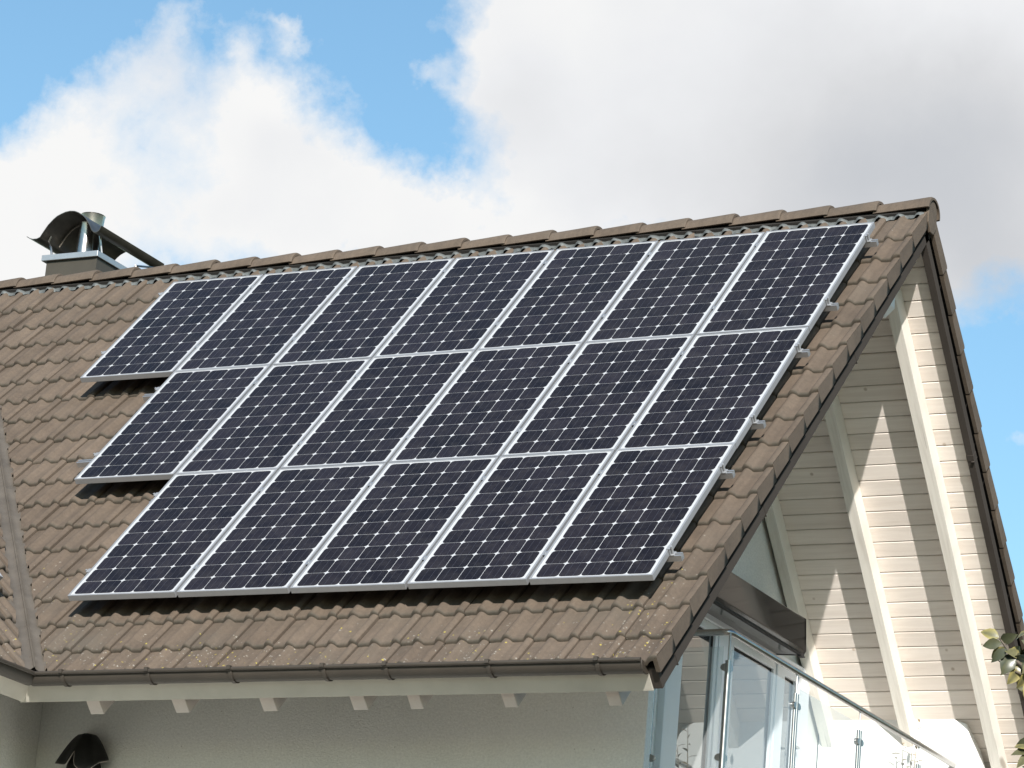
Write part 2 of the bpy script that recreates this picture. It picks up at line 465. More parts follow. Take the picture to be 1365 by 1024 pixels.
class MB:
    def __init__(self):
        self.v, self.f, self.mi, self.a = [], [], [], {}

    def vert(self, p, **at):
        self.v.append(Vector(p))
        for k, val in at.items():
            self.a.setdefault(k, {})[len(self.v) - 1] = val
        return len(self.v) - 1

    def face(self, ids, mi=0):
        self.f.append(tuple(ids))
        self.mi.append(mi)

    def hexa(self, pts, mi=0, **at):        # 8 points: bottom 4 then top 4
        i = [self.vert(p, **at) for p in pts]
        for q in ((0, 3, 2, 1), (4, 5, 6, 7), (0, 1, 5, 4), (1, 2, 6, 5), (2, 3, 7, 6), (3, 0, 4, 7)):
            self.face([i[k] for k in q], mi)

    def box(self, a, b, mi=0, F=None, **at):
        F = F or (lambda x, y, z: Vector((x, y, z)))
        (x0, y0, z0), (x1, y1, z1) = a, b
        self.hexa([F(x0, y0, z0), F(x1, y0, z0), F(x1, y1, z0), F(x0, y1, z0),
                   F(x0, y0, z1), F(x1, y0, z1), F(x1, y1, z1), F(x0, y1, z1)], mi, **at)

    def prism(self, poly, ext, mi=0, **at):  # polygon of 3-D points pushed along ext
        ext = Vector(ext)
        n = len(poly)
        a = [self.vert(p, **at) for p in poly]
        b = [self.vert(Vector(p) + ext, **at) for p in poly]
        self.face(a[::-1], mi)
        self.face(b, mi)
        for i in range(n):
            j = (i + 1) % n
            self.face((a[i], a[j], b[j], b[i]), mi)

    def tube(self, path, r, n=10, mi=0, cap=True, **at):
        path = [Vector(p) for p in path]
        rs = r if isinstance(r, (list, tuple)) else [r] * len(path)
        rings = []
        prev = None
        for i, p in enumerate(path):
            d = (path[min(i + 1, len(path) - 1)] - path[max(i - 1, 0)]).normalized()
            if prev is None:
                a = d.orthogonal().normalized()
            else:
                a = (prev - d * prev.dot(d)).normalized()
            prev = a
            b = d.cross(a)
            rings.append([self.vert(p + rs[i] * (a * math.cos(2 * math.pi * k / n) + b * math.sin(2 * math.pi * k / n)), **at) for k in range(n)])
        for i in range(len(rings) - 1):
            for k in range(n):
                self.face((rings[i][k], rings[i][(k + 1) % n], rings[i + 1][(k + 1) % n], rings[i + 1][k]), mi)
        if cap:
            self.face(rings[0][::-1], mi)
            self.face(rings[-1], mi)

    def grid(self, rows_, mi=0):
        for r0, r1 in zip(rows_[:-1], rows_[1:]):
            for k in range(len(r0) - 1):
                self.face((r0[k], r0[k + 1], r1[k + 1], r1[k]), mi)

    def sheet(self, prof, ext, th, mi=0):   # open profile pushed along ext, given thickness
        ext = Vector(ext)
        pts = [Vector(p) for p in prof]
        nr = []
        for i in range(len(pts)):
            d = (pts[min(i + 1, len(pts) - 1)] - pts[max(i - 1, 0)]).normalized()
            nr.append(d.cross(ext.normalized()).normalized())
        ring = pts + [p + q * th for p, q in reversed(list(zip(pts, nr)))]
        n = len(ring)
        a = [self.vert(p) for p in ring]
        b = [self.vert(p + ext) for p in ring]
        for i in range(n):
            j = (i + 1) % n
            self.face((a[i], a[j], b[j], b[i]), mi)
        h = len(pts)
        for i in range(h - 1):
            self.face((a[i], a[n - 1 - i], a[n - 2 - i], a[i + 1]), mi)
            self.face((b[i], b[i + 1], b[n - 2 - i], b[n - 1 - i]), mi)

    def build(self, name, mats, parent=None, smooth=None, bevel=0.0, clip=None, fix=True):
        if not isinstance(mats, (list, tuple)):
            mats = [mats]
        o_ = Vector((0, 0, 0))
        if parent is not None:
            o_ = ORI.get(parent.name, o_)
        me = bpy.data.meshes.new(name)
        me.from_pydata([p - o_ for p in self.v], [], self.f)
        for mt in mats:
            me.materials.append(mt)
        me.polygons.foreach_set('material_index', self.mi)
        for k, d in self.a.items():
            at = me.attributes.new(k, 'FLOAT', 'POINT')
            at.data.foreach_set('value', [d.get(i, 0.0) for i in range(len(self.v))])
        if clip or fix or bevel:
            bm = bmesh.new()
            bm.from_mesh(me)
            if clip:
                for co, no in clip:
                    g = bm.verts[:] + bm.edges[:] + bm.faces[:]
                    bmesh.ops.bisect_plane(bm, geom=g, plane_co=Vector(co) - o_, plane_no=no, clear_outer=True)
            if fix:
                bmesh.ops.recalc_face_normals(bm, faces=bm.faces[:])
            if bevel:
                bmesh.ops.bevel(bm, geom=bm.edges[:], offset=bevel, segments=2, affect='EDGES', profile=0.5, clamp_overlap=True)
            bm.to_mesh(me)
            bm.free()
        if smooth is not None:
            me.polygons.foreach_set('use_smooth', [True] * len(me.polygons))
            if smooth < 179:
                me.set_sharp_from_angle(angle=R(smooth))
        ob = bpy.data.objects.new(name, me)
        COL.objects.link(ob)
        if parent is not None:
            ob.parent = parent
            ORI[ob.name] = o_
        else:
            ORI[ob.name] = Vector((0, 0, 0))
        return ob


def thing(name, label, cat, loc, group=None):
    o = bpy.data.objects.new(name, None)
    o.empty_display_size = 0.3
    COL.objects.link(o)
    o.location = loc
    o['label'] = label
    o['category'] = cat
    if group:
        o['group'] = group
    ORI[o.name] = Vector(loc)
    return o


def dup(o, parent=None, loc=None):          # an object with all its children
    c = o.copy()
    COL.objects.link(c)
    if parent is not None:
        c.parent = parent
    if loc is not None:
        c.location = loc
    ORI[c.name] = ORI.get(o.name, Vector((0, 0, 0)))
    for ch in list(o.children):
        dup(ch, c)
    return c


# ------------------------------------------------------------------ ground
g = MB()
g.face([g.vert(p) for p in ((-1500, -1500, 0), (1500, -1500, 0), (1500, 1500, 0), (-1500, 1500, 0))])
gr = g.build('ground', M_GRASS, fix=False)
gr['kind'] = 'structure'
g = MB()
g.face([g.vert(p) for p in ((-3.5, -6.5, .004), (4.0, -6.5, .004), (4.0, 5.5, .004), (-3.5, 5.5, .004))])
pv = g.build('pavement', M_PAVE, fix=False)
pv['kind'] = 'structure'

# ------------------------------------------------------------------ house: tiled roofs
house = thing('house', 'white plastered house with steep brown tiled roof, open timber gable and cross wing', 'house', (-4, 0, 0))
GAUGE, FIRST, TW = 0.32144, 0.547, 0.30
NOSES = [FIRST + GAUGE * k for k in range(17)] + [5.955]


def bump_(x, c, hw):
    d = abs(x - c) / hw
    return 0.0 if d >= 1 else (1 - d * d) ** 1.15


def prof(x):                                # cross profile of one tile, 0..TW
    h = -0.030
    h += 0.030 * bump_(x, 0.116, 0.040)
    h += 0.030 * bump_(x, 0.266, 0.040)
    if x > 0.2955:
        h -= 0.05
    h += 0.003 * bump_(x, 0.045, 0.03)
    return h


XS = [0.0006, 0.02, 0.045, 0.066, 0.078, 0.09, 0.103, 0.116, 0.129, 0.142, 0.154, 0.166, 0.19, 0.215, 0.226, 0.238, 0.252, 0.266, 0.28, 0.289, 0.2945, 0.2958]


def one_tile(mb, F, x0, k, verge=0, lich=None):
    """one tile of course k; F maps (along, down, out) to space; verge=1: side skirt at the far edge"""
    un = NOSES[k]
    uh = (NOSES[k - 1] if k else 0.17) - 0.02
    j = random.uniform(-.004, .004)
    tilt = random.uniform(-.0025, .0025)
    lift = random.uniform(-.002, .003)
    tone = min(1, max(0, random.gauss(.5, .2)))
    ln = un - uh
    xs = list(XS)
    if verge:
        xs = xs[:-5] + [0.268, 0.282, 0.292, 0.2985, 0.30]
    rows_ = []
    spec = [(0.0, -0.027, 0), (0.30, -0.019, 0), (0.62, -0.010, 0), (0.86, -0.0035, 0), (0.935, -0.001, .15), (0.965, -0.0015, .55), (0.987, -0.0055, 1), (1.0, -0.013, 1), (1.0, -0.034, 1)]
    for s, dv, eg in spec:
        row = []
        for x in xs:
            h = prof(x if not verge else min(x, .268 if x < .2975 else .276))
            rag = 0.002 * math.sin(41 * (x0 + x) + 5.1 * k) if s > .95 else 0
            u = uh + ln * s + (j + rag if s > 0.6 else 0)
            lc = 0.0 if lich is None else lich(x0 + x, u)
            row.append(mb.vert(F(x0 + x, u, h + dv + lift + tilt * (x / TW - .5) * 2), tone=tone, butt=eg, lichen=lc))
        rows_.append(row)
    mb.grid(rows_)
    if verge:
        # side skirt hanging over the bargeboard, butted against its neighbours
        ub = (NOSES[k - 1] + .003) if k else .17
        xo = x0 + .3 + random.uniform(-.0012, .0012)
        top, low = [], []
        for q in (0, .3, .6, .9, .97, 1.0):
            u = ub + (un - .001 - ub) * q
            s_ = (u - uh) / ln
            vt = prof(.276) + lift + tilt + (-.027 + s_ * .028 if s_ < .93 else -.002)
            top.append(mb.vert(F(xo, u, vt - .002), tone=tone, butt=.1 if q > .95 else 0, lichen=0))
            low.append(mb.vert(F(xo, u, -.122 + .01 * q), tone=tone, butt=.1 if q > .95 else 0, lichen=0))
        for a in range(len(top) - 1):
            mb.face((top[a], low[a], low[a + 1], top[a + 1]))
        b0 = mb.vert(F(xo - .028, un - .001, -.112), tone=tone, butt=.6, lichen=0)
        b1 = mb.vert(F(xo - .028, un - .001, -.03), tone=tone, butt=.6, lichen=0)
        mb.face((low[-1], b0, b1, top[-1]))
        c0 = mb.vert(F(xo - .028, ub, -.122), tone=tone, butt=0, lichen=0)
        mb.face((low[0], c0, b0, low[-1]))


def lich_front(x, u):
    a = max(0.0, (u - 4.2) / 1.7)
    b = max(0.0, 1 - abs(x + 0.2) / 0.35) * 0.55
    c = max(0.0, (-x - 3.4) / 2.5) * max(0.0, (u - 2.0) / 4.0)
    return min(1.0, a * a + b + c)


def slope_tiles(name, F, x1, ncols, clip=None, lich=None, skip_last=1, parent=house):
    mb = MB()
    for k in range(len(NOSES)):
        for c in range(skip_last, ncols):
            one_tile(mb, F, x1 - TW * (c + 1), k, 0, lich)
    # dark underlay that closes the joints
    mb2 = MB()
    n = ncols * TW
    q = [F(x1 - n, .1, -.085), F(x1 - .03, .1, -.085), F(x1 - .03, 5.93, -.085), F(x1 - n, 5.93, -.085)]
    mb2.face([mb2.vert(p) for p in q])
    o = mb.build(name, M_TILE, parent, smooth=42, clip=clip, fix=False)
    un = mb2.build('roof_underlay', M_DARK, o, fix=False, clip=clip)
    return o


VAL = -8.43
N45 = Vector((1, 1, 0)).normalized()
CUT = 0.10
roof_f = slope_tiles('tiled_roof', S, 0.0, 44, clip=[((VAL + CUT, 0, 0), -N45)], lich=lich_front)
roof_f['label'] = 'front slope of brown double-roll tiles under the solar panels'
roof_b = slope_tiles('tiled_roof', SB, 0.0, 44, lich=None)
for F, parent, lc in ((S, roof_f, lich_front), (SB, roof_b, None)):
    for k in range(len(NOSES)):
        mb = MB()
        one_tile(mb, F, -TW, k, 1, lc)
        mb.build('verge_tile', M_TILE, parent, smooth=42, fix=False)


def FW(a, u, v):
    return SW(-a, u, v)


roof_w = slope_tiles('tiled_roof', FW, 9.0, 30, clip=[((VAL - CUT, 0, 0), N45)], lich=lambda x, u: min(1, max(0, (u - 3.5) / 2.5)), skip_last=0)
roof_w['label'] = 'tiled slope of the cross wing left of the valley'
mb = MB()
mb.box((-9.0, 0.1, -.12), (0.0, 5.95, -.02), F=SW2)
mb.build('roof_plane', M_TILE, house)

# valley sheet on both slopes with its upstand fold and diagonal creases
mb = MB()
for F, sg in ((lambda t, w: S(VAL + 0, 0, 0), 1),):
    pass


def valley_pt(t, w, side, h):
    # t along the valley (0 at the eave), w sideways in plan
    base = Vector((-4.36 - t, -4.07 + t, 0))
    if side > 0:                            # on the main slope: move in +x
        x, y = base.x + w, base.y
        u = -y / CP
        p = S(x, u, 0)
        p.y = y
        p.z = 10 - (-y) * SP / CP
        return p + Vector((0, -SP, CP)) * h
    x, y = base.x, base.y - w
    p = Vector((x, y, 10 - (x - XW) * SP / CP))
    return p + Vector((SP, 0, CP)) * h


NT_ = 260
for side in (1, -1):
    rows_ = []
    for i in range(NT_ + 1):
        t = -0.02 + 4.15 * i / NT_
        row = []
        for w, hh in ((0.0, 0.012), (0.012, -.02), (0.05, -.043), (0.085, -.046), (0.115, -.078), (0.24, -.080)):
            ph = (t * 1.0 + (w if side > 0 else w) * 1.0) / 0.26 % 1.0
            rib = 0.012 * math.exp(-((ph - .5) / .1) ** 2) if w > .03 else 0
            row.append(mb.vert(valley_pt(t, w, side, hh + rib)))
        rows_.append(row)
    mb.grid(rows_)
valley = mb.build('valley_flashing', M_VALLEY, house, smooth=50, fix=False)

# ridge: wavy grey flashing roll, half-round caps, end plate
mb = MB()
for F in (S, SB):
    rows_ = []
    for s in range(5):
        row = []
        for i in range(0, 44 * 16 + 1):
            x = -i * TW / 16
            xx = TW - (i * TW / 16) % TW
            h = prof(min(max(xx, 0), .294)) - .012
            u = 0.125 + .018 * s + (0.006 * math.sin(i * 1.7) if s == 4 else 0)
            v = [-.05, -.035, -.008, .006, -.006][s] + h * min(1, s / 3) + 0.003 * math.sin(i * .9 + s)
            row.append(mb.vert(F(x - 0.02, u, v)))
        rows_.append(row)
    mb.grid(rows_)
mb.build('ridge_flashing', M_ZINC, house, smooth=60, fix=False)
mb = MB()
mb.prism([(-13.2, a, b) for a, b in ((-.05, 9.78), (-.04, 9.90), (0, 9.945), (.04, 9.90), (.05, 9.78))], (13.17, 0, 0))  # dark filler added to blacken the shaded gap under the caps
mb.build('ridge_gap_filler', M_DARK, house)


def ridge_tile(x0, ln):
    mb = MB()
    n = 14
    rings = []
    tone = random.uniform(.35, .75)
    spec = [(0.0, .112, 0), (-.012, .118, .3), (-.035, .119, .1), (-ln * .5, .112, 0), (-ln - .03, .103, 0)]
    dz, dy = random.uniform(-.004, .004), random.uniform(-.004, .004)
    for inner in (0, 1):
        for dx, r, eg in spec:
            ring = []
            for k in range(n + 1):
                a = R(-8 + 183 * k / n)
                rr = r - .018 * inner
                ring.append(mb.vert((x0 + dx, dy + rr * 1.06 * math.cos(a), 9.894 + dz + rr * math.sin(a) + .012 * dx / ln), tone=tone, butt=eg * .8, lichen=.25 if not inner else 0))
            rings.append(ring)
    h = len(spec)
    mb.grid(rings[:h])
    mb.grid(rings[h:])
    for k in range(n):
        mb.face((rings[0][k], rings[0][k + 1], rings[h][k + 1], rings[h][k]))
    for q in (0, n):
        for a in range(h - 1):
            mb.face((rings[a][q], rings[a + 1][q], rings[h + a + 1][q], rings[h + a][q]))
    return mb.build('ridge_tile', M_TILE, roof_f, smooth=45)


x = 0.02
first = True
while x > -12.5:
    ridge_tile(x, .40 if first else .375)
    x -= .40 if first else .375
    first = False
mb = MB()
pl = [(0, .075 * math.cos(a) * 1.1, 9.895 + .088 * math.sin(a)) for a in [R(10 * k) for k in range(0, 19)]]
pl += [(0, -.085, 9.80), (0, -.03, 9.735), (0, .03, 9.735), (0, .085, 9.80)]
mb.prism([(-.012, p[1], p[2]) for p in pl], (.022, 0, 0), tone=.6, butt=.15, lichen=.3)
mb.build('ridge_end_plate', M_TILE, roof_f, bevel=.004)

# bargeboards, soffit boards, rafters, purlins
for F in (S, SB):
    mb = MB()
    mb.box((-.082, .06, -.236), (-.028, 5.93, -.168), F=F)
    mb.box((-.080, .06, -.1678), (-.046, 5.925, -.12), mi=1, F=F)  # upper strip: shade below the tile skirt painted in
    # folded lap joints of the sheet
    for u in (1.95, 3.94, 5.62):
        mb.box((-.0262, u, -.2385), (-.084, u + .05, -.166), F=F)
        mb.box((-.0245, u + .048, -.25), (-.05, u + .054, -.165), F=F)
    mb.box((-.026, 5.90, -.238), (-.086, 5.935, -.10), F=F)
    mb.build('bargeboard', [M_BARGE, M_BARGE_SHADE], house, bevel=.002)
    mb = MB()
    mb.box((-1.80, .02, -.166), (-.085, 5.86, -.13), F=F)
    mb.box((-13.0, .02, -.16), (-1.80, 5.86, -.13), F=F)
    mb.build('roof_deck', M_DARK, house)
    mb = MB()
    u = .18
    i = 0
    while u < 5.8:
        tn = random.random()
        w = .131
        ux = u + w
        # rebated board: chamfered lower edge, small gap
        a = [F(-1.80, u + .006, -.163), F(-1.80, u + .006, -.174), F(-1.80, u + .012, -.179), F(-1.80, ux - .002, -.179), F(-1.80, ux, -.176), F(-1.80, ux, -.163)]
        mb.prism(a, (1.80 - .084, 0, 0), tone=tn)
        u += w
    mb.build('soffit_boards', M_BOARD, house, fix=True)
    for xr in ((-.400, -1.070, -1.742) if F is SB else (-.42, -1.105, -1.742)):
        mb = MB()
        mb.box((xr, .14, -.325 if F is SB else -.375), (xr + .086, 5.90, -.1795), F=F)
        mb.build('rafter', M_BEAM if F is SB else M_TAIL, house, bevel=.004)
# rafter tails of the front eave that carry on along the wall
for xc in (-2.09, -2.73, -3.37, -4.01):
    mb = MB()
    mb.box((xc - .05, 4.6, -.375), (xc + .05, 5.90, -.1615), F=S)
    mb.build('rafter', M_TAIL, house, bevel=.004)
for yc in (-4.55, -5.1, -5.75, -6.4, -7.1, -7.8, -8.5):
    mb = MB()
    mb.box((yc - .045, 4.6, -.375), (yc + .045, 5.90, -.1615), F=SW)
    mb.build('rafter', M_TAIL, house, bevel=.004)
mb = MB()
pl = [(-1.8, 9.15), (-.34, 9.15), (-.275, 9.215), (-.275, 9.44), (-1.8, 9.44)]
mb.prism([(a, -.08, b) for a, b in pl], (0, .16, 0))
mb.build('ridge_purlin', M_SMOOTH, house, bevel=.004)


# gutters with brackets and end caps; eave boards behind them
def gutter(F, a0, a1, name='gutter', caps=(1,), brackets=()):
    # F(along, out, z): out grows away from the wall
    mb = MB()
    n = 16
    rings = []
    for a in (a0, a1):
        ring = []
        for rr in (.062, .058):
            for k in range(n + 1):
                t = R(180 + 180 * k / n)
                ring.append(mb.vert(F(a, 4.050 + rr * math.cos(t), 5.672 + rr * math.sin(t))))
        rings.append(ring)
    h = n + 1
    for k in range(n):
        mb.face((rings[0][k], rings[0][k + 1], rings[1][k + 1], rings[1][k]))
        mb.face((rings[0][h + k], rings[0][h + k + 1], rings[1][h + k + 1], rings[1][h + k]))
    mb.tube([F(a0, 4.122, 5.677), F(a1, 4.122, 5.677)], .0125, 10)
    mb.box((a0, 3.955, 5.672), (a1, 3.965, 5.70), F=F)
    gt = mb.build(name, M_GUT, house, smooth=40)
    for i, a in enumerate((a0, a1)):
        if i in caps:
            mb = MB()
            ps = [F(a, 4.050 + .065 * math.cos(R(180 + 12 * k)), 5.676 + .066 * math.sin(R(180 + 12 * k))) for k in range(16)]
            e = F(a + .006, 0, 0) - F(a, 0, 0)
            mb.prism(ps, e)
            mb.tube([p + e * .5 for p in ps], .006, 6)
            mb.build('gutter_end_cap', M_GUT, gt, smooth=40)
    for a in brackets:
        mb = MB()
        path = []
        for k in range(0, 12):
            t = R(-6 - 12.5 * k)
            path.append((4.050 + .0655 * math.cos(t), 5.672 + .0655 * math.sin(t)))
        for (p, q), (p2, q2) in zip(path[:-1], path[1:]):
            mb.hexa([F(a - .013, p, q), F(a + .013, p, q), F(a + .013, p2, q2), F(a - .013, p2, q2),
                     F(a - .013, p + (p - 4.050) * .06, q + (q - 5.672) * .06), F(a + .013, p + (p - 4.050) * .06, q + (q - 5.672) * .06),
                     F(a + .013, p2 + (p2 - 4.050) * .06, q2 + (q2 - 5.672) * .06), F(a - .013, p2 + (p2 - 4.050) * .06, q2 + (q2 - 5.672) * .06)])
        mb.box((a - .013, 4.118, 5.672), (a + .013, 4.146, 5.695), F=F)
        mb.build('gutter_bracket', M_GUT, gt)
    return gt


GF = lambda a, o, z: Vector((a, -o, z))
GB = lambda a, o, z: Vector((a, o, z))
GW = lambda a, o, z: Vector((XW + o, a, z))
gutter(GF, -4.36, -.092, brackets=(-4.10, -3.46, -2.86, -2.20, -1.77, -1.08, -.37))
gutter(GB, -13, -.092)
gutter(GW, -9.0, -4.07, caps=(0,), brackets=(-4.75, -5.4, -6.05, -6.7, -7.35, -8.0, -8.65))

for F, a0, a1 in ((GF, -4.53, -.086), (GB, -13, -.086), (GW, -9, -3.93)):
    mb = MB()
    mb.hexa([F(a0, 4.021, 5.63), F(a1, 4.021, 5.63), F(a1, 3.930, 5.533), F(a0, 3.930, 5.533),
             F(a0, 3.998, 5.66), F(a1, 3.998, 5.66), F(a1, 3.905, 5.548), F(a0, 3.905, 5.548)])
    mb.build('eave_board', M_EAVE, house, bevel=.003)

# ------------------------------------------------------------------ house: walls
ZTOP = lambda y: 10 - abs(y) * SP / CP - .175 / CP
mb = MB()
XE = -.645
a_ = [(-5.16, -2.8), (XE, -2.8), (XE, -2.72), (-1.79, -2.72), (-1.79, -2.55), (-5.16, -2.55)]
mb.prism([(p, q, 0) for p, q in a_], (0, 0, ZTOP(2.8)))
mb.build('wall', M_PLASTER, house)
mb = MB()
mb.box((-5.36, -9.0, 0), (-5.16, -2.801, 6.15))
mb.build('wall', M_PLASTER, house)
mb = MB()                                   # gable wall set back under the overhang
yb = 2.8
zb = ZTOP(yb)
mb.prism([(-1.98, -2.549, 0), (-1.98, 2.799, 0), (-1.98, 2.799, zb), (-1.98, 0, ZTOP(0)), (-1.98, -2.549, zb + .2)], (.20, 0, 0))
mb.build('gable_wall', M_PLASTER, house)
mb = MB()                                   # far end wall, running out under the back eave
o_ = [(-1.775, 0.2), (-1.775, zb), (-.68, zb), (-.565, 6.775), (-.44, 6.40), (-.38, 5.4), (-.38, 0.2)]
mb.prism([(a, 2.8, b) for a, b in o_], (0, .2, 0))
mb.build('wall', M_SMOOTH, house, bevel=.006)
mb = MB()
mb.box((-13, 2.8, 0), (-1.98, 3.0, ZTOP(3)))
mb.build('wall', M_PLASTER, house)
mb = MB()
mb.box((-13, -2.8, 0), (-12.8, 2.799, 7))
mb.build('wall', M_PLASTER, house)
mb = MB()
mb.prism([(-11.7, -9.001, 0), (-5.161, -9.001, 0), (-5.161, -9.001, ZTOP(3.37)), (XW, -9.001, ZTOP(0)), (-11.7, -9.001, ZTOP(3.37))], (0, .2, 0))
mb.build('wall', M_PLASTER, house)
mb = MB()
mb.box((-11.7, -8.8, 0), (-11.5, -2.8, 6.15))
mb.build('wall', M_PLASTER, house)
mb = MB()
mb.box((-1.779, -1.66, 5.24), (-.60, 2.799, 5.42))
mb.build('balcony_slab', M_SLAB, house, bevel=.01)

# glazed doors in the gable wall
XG = -1.78
door = MB()


def bar(y0, y1, z0, z1, x0=XG + .001, x1=XG + .055):
    door.box((x0, y0, z0), (x1, y1, z1))


bar(-.22, .02, 5.42, 7.05)
bar(.66, .92, 5.42, 7.05)
bar(1.78, 1.92, 5.42, 7.05)
bar(2.22, 2.44, 5.42, 7.05)
bar(-.22, 2.44, 7.052, 7.12, XG + .001, XG + .06)
fr = None
frame_o = door.build('glazed_door', M_FRAME, house, bevel=.006)
for y0, y1 in ((.022, .658), (.922, 1.778), (1.922, 2.218)):
    mb = MB()                               # casement: one mitred ring
    ya, yb_, za, zt = y0 + .036, y1 - .051, 5.521, 6.984
    o4 = [(y0, 5.43), (y1, 5.43), (y1, 7.05), (y0, 7.05)]
    i4 = [(ya, za), (yb_, za), (yb_, zt), (ya, zt)]
    xa, xb = XG + .002, XG + .045
    A = [mb.vert((xa, *p)) for p in o4]
    B = [mb.vert((xb, *p)) for p in o4]
    Cc = [mb.vert((xa, *p)) for p in i4]
    Dd = [mb.vert((xb, *p)) for p in i4]
    for k in range(4):
        q = (k + 1) % 4
        mb.face((A[k], A[q], B[q], B[k]))
        mb.face((B[k], B[q], Dd[q], Dd[k]))
        mb.face((Dd[k], Dd[q], Cc[q], Cc[k]))
        mb.face((Cc[k], Cc[q], A[q], A[k]))
    cs = mb.build('casement', M_FRAME, frame_o, bevel=.004)
    mb = MB()
    mb.box((XG + .003, ya, za), (XG + .02, yb_, zt))
    mb.build('pane', M_PANE, frame_o)
    mb = MB()
    mb.prism([(XG + .0205, ya + .0005, za), (XG + .0205, ya + .0115, za), (XG + .0205, ya + .0115, zt - .012), (XG + .0205, yb_ - .0115, zt - .012),
              (XG + .0205, yb_ - .0115, za), (XG + .0205, yb_ - .0005, za), (XG + .0205, yb_ - .0005, zt - .0005), (XG + .0205, ya + .0005, zt - .0005)], (.006, 0, 0))
    mb.build('gasket', M_DARK, frame_o)
mb = MB()
mb.box((XG + .046, 2.175, 6.33), (XG + .052, 2.205, 6.55))
mb.tube([(XG + .052, 2.19, 6.47), (XG + .095, 2.19, 6.47), (XG + .095, 2.08, 6.47)], .010, 8)
mb.build('door_handle', M_STEEL, frame_o, smooth=40)

# chimney behind the ridge
ch = MB()
ch.box((-8.01, .43, 8.6), (-7.50, 1.02, 10.31))
chim = ch.build('chimney', M_CHIM, house, bevel=.004)
mb = MB()
mb.box((-7.522, .426, 9.6), (-7.498, .43, 10.3))
mb.build('cladding_seam', M_CHIM, chim)
mb = MB()
mb.box((-8.045, .40, 10.31), (-7.48, 1.06, 10.362))
mb.build('cap_plate', M_ALUD, chim, bevel=.004)
mb = MB()
HOOD = [(-8.198, 10.524), (-8.165, 10.505), (-8.132, 10.495), (-8.09, 10.495), (-8.057, 10.508), (-8.027, 10.556), (-7.99, 10.61), (-7.943, 10.657), (-7.91, 10.682), (-7.873, 10.698), (-7.83, 10.712),
        (-7.785, 10.717), (-7.74, 10.712), (-7.699, 10.696), (-7.65, 10.667), (-7.615, 10.636), (-7.57, 10.575), (-7.545, 10.53), (-7.52, 10.508), (-7.495, 10.503), (-7.463, 10.52), (-7.446, 10.561)]
mb.sheet([(a, .36, b) for a, b in HOOD], (0, .98, 0), .006)
hood = mb.build('cowl', M_STEELD, chim, smooth=45)
mb = MB()
sc_ = [(-7.785 + (a + 7.785) * .93, .62, 10.52 + (b - 10.52) * .93) for a, b in HOOD[4:18]]
mb.tube(sc_, .008, 6)
mb.build('stiffener', M_STEELD, chim, smooth=40)
for x0, y0, x1, y1, z1 in ((-7.97, .44, -8.04, .46, 10.50), (-7.52, .52, -7.55, .50, 10.53), (-7.97, 1.0, -8.05, 1.2, 10.5), (-7.5, 1.02, -7.49, 1.28, 10.51)):
    mb = MB()
    mb.tube([(x0, y0, 10.36), (x0 - .02, y0, 10.44), (x1, y1, z1), (x1 + .02, y1, z1 + .05)], .010, 6)
    mb.build('cowl_strut', M_STEEL, chim, smooth=40)
mb = MB()


def lathe(mb, c, rz, n=24):
    rings = []
    for r, z in rz:
        rings.append([mb.vert((c[0] + r * math.cos(2 * math.pi * k / n), c[1] + r * math.sin(2 * math.pi * k / n), z)) for k in range(n + 1)])
    mb.grid(rings)


lathe(mb, (-7.735, .56), [(.072, 10.36), (.068, 10.50), (.062, 10.66), (.066, 10.672), (.056, 10.67), (.052, 10.45)])
mb.build('flue_pipe', M_STEEL, chim, smooth=40)
mb = MB()
lathe(mb, (-7.86, .80), [(.085, 10.36), (.085, 10.66), (.092, 10.70), (.102, 10.83), (.106, 10.84), (.097, 10.838), (.085, 10.70)])
mb.build('flue_pipe', M_STEEL, chim, smooth=40)

# ------------------------------------------------------------------ solar panels
PK = 1 - .05 / 9.37
PW, PH = 0.84 * PK, 1.56895874 * PK
PX0, PU0, PV = -0.2114, 0.6242, 0.15
W_, H_ = 0.817, 1.5545


def make_panel():
    root = thing('solar_panel', '', 'solar panel', (0, 0, 0), 'solar panels on the tiled roof')
    mb = MB()
    hw = W_ / 2
    lip = .0125
    dp = .042
    mb.box((-hw, 0, -dp), (-hw + lip, H_, 0))
    mb.box((hw - lip, 0, -dp), (hw, H_, 0))
    mb.box((-hw + lip, 0, -dp), (hw - lip, lip, -.0005))
    mb.box((-hw + lip, H_ - lip, -dp), (hw - lip, H_, -.0005))
    mb.build('frame', M_ALU, root, bevel=.0015)
    mb = MB()
    mb.box((-hw + lip, lip, -.012), (hw - lip, H_ - lip, -.004))
    mb.build('backsheet', M_BACK, root)
    mb = MB()
    c = .1510
    x0, y0 = -2.5 * c, H_ / 2 - 5 * c
    for i in range(5):
        for j in range(10):
            a, b_ = x0 + i * c + .0016, x0 + (i + 1) * c - .0016
            p, q = y0 + j * c + .0012, y0 + (j + 1) * c - .0012
            k = .020
            tn = random.random()
            pts = [(a + k, p), (b_ - k, p), (b_ - k * .3, p + k * .3), (b_, p + k), (b_, q - k), (b_ - k * .3, q - k * .3), (b_ - k, q), (a + k, q), (a + k * .3, q - k * .3), (a, q - k), (a, p + k), (a + k * .3, p + k * .3)]
            mb.face([mb.vert((x_, y_, -.0035), tone=tn) for x_, y_ in pts])
            for s in (.33, .67):
                xm = a + (b_ - a) * s
                mb.face([mb.vert(t) for t in ((xm - .0011, p, -.0031), (xm + .0011, p, -.0031), (xm + .0011, q, -.0031), (xm - .0011, q, -.0031))], 1)
    mb.build('cells', [M_CELL, M_BUS], root, fix=False)
    return root


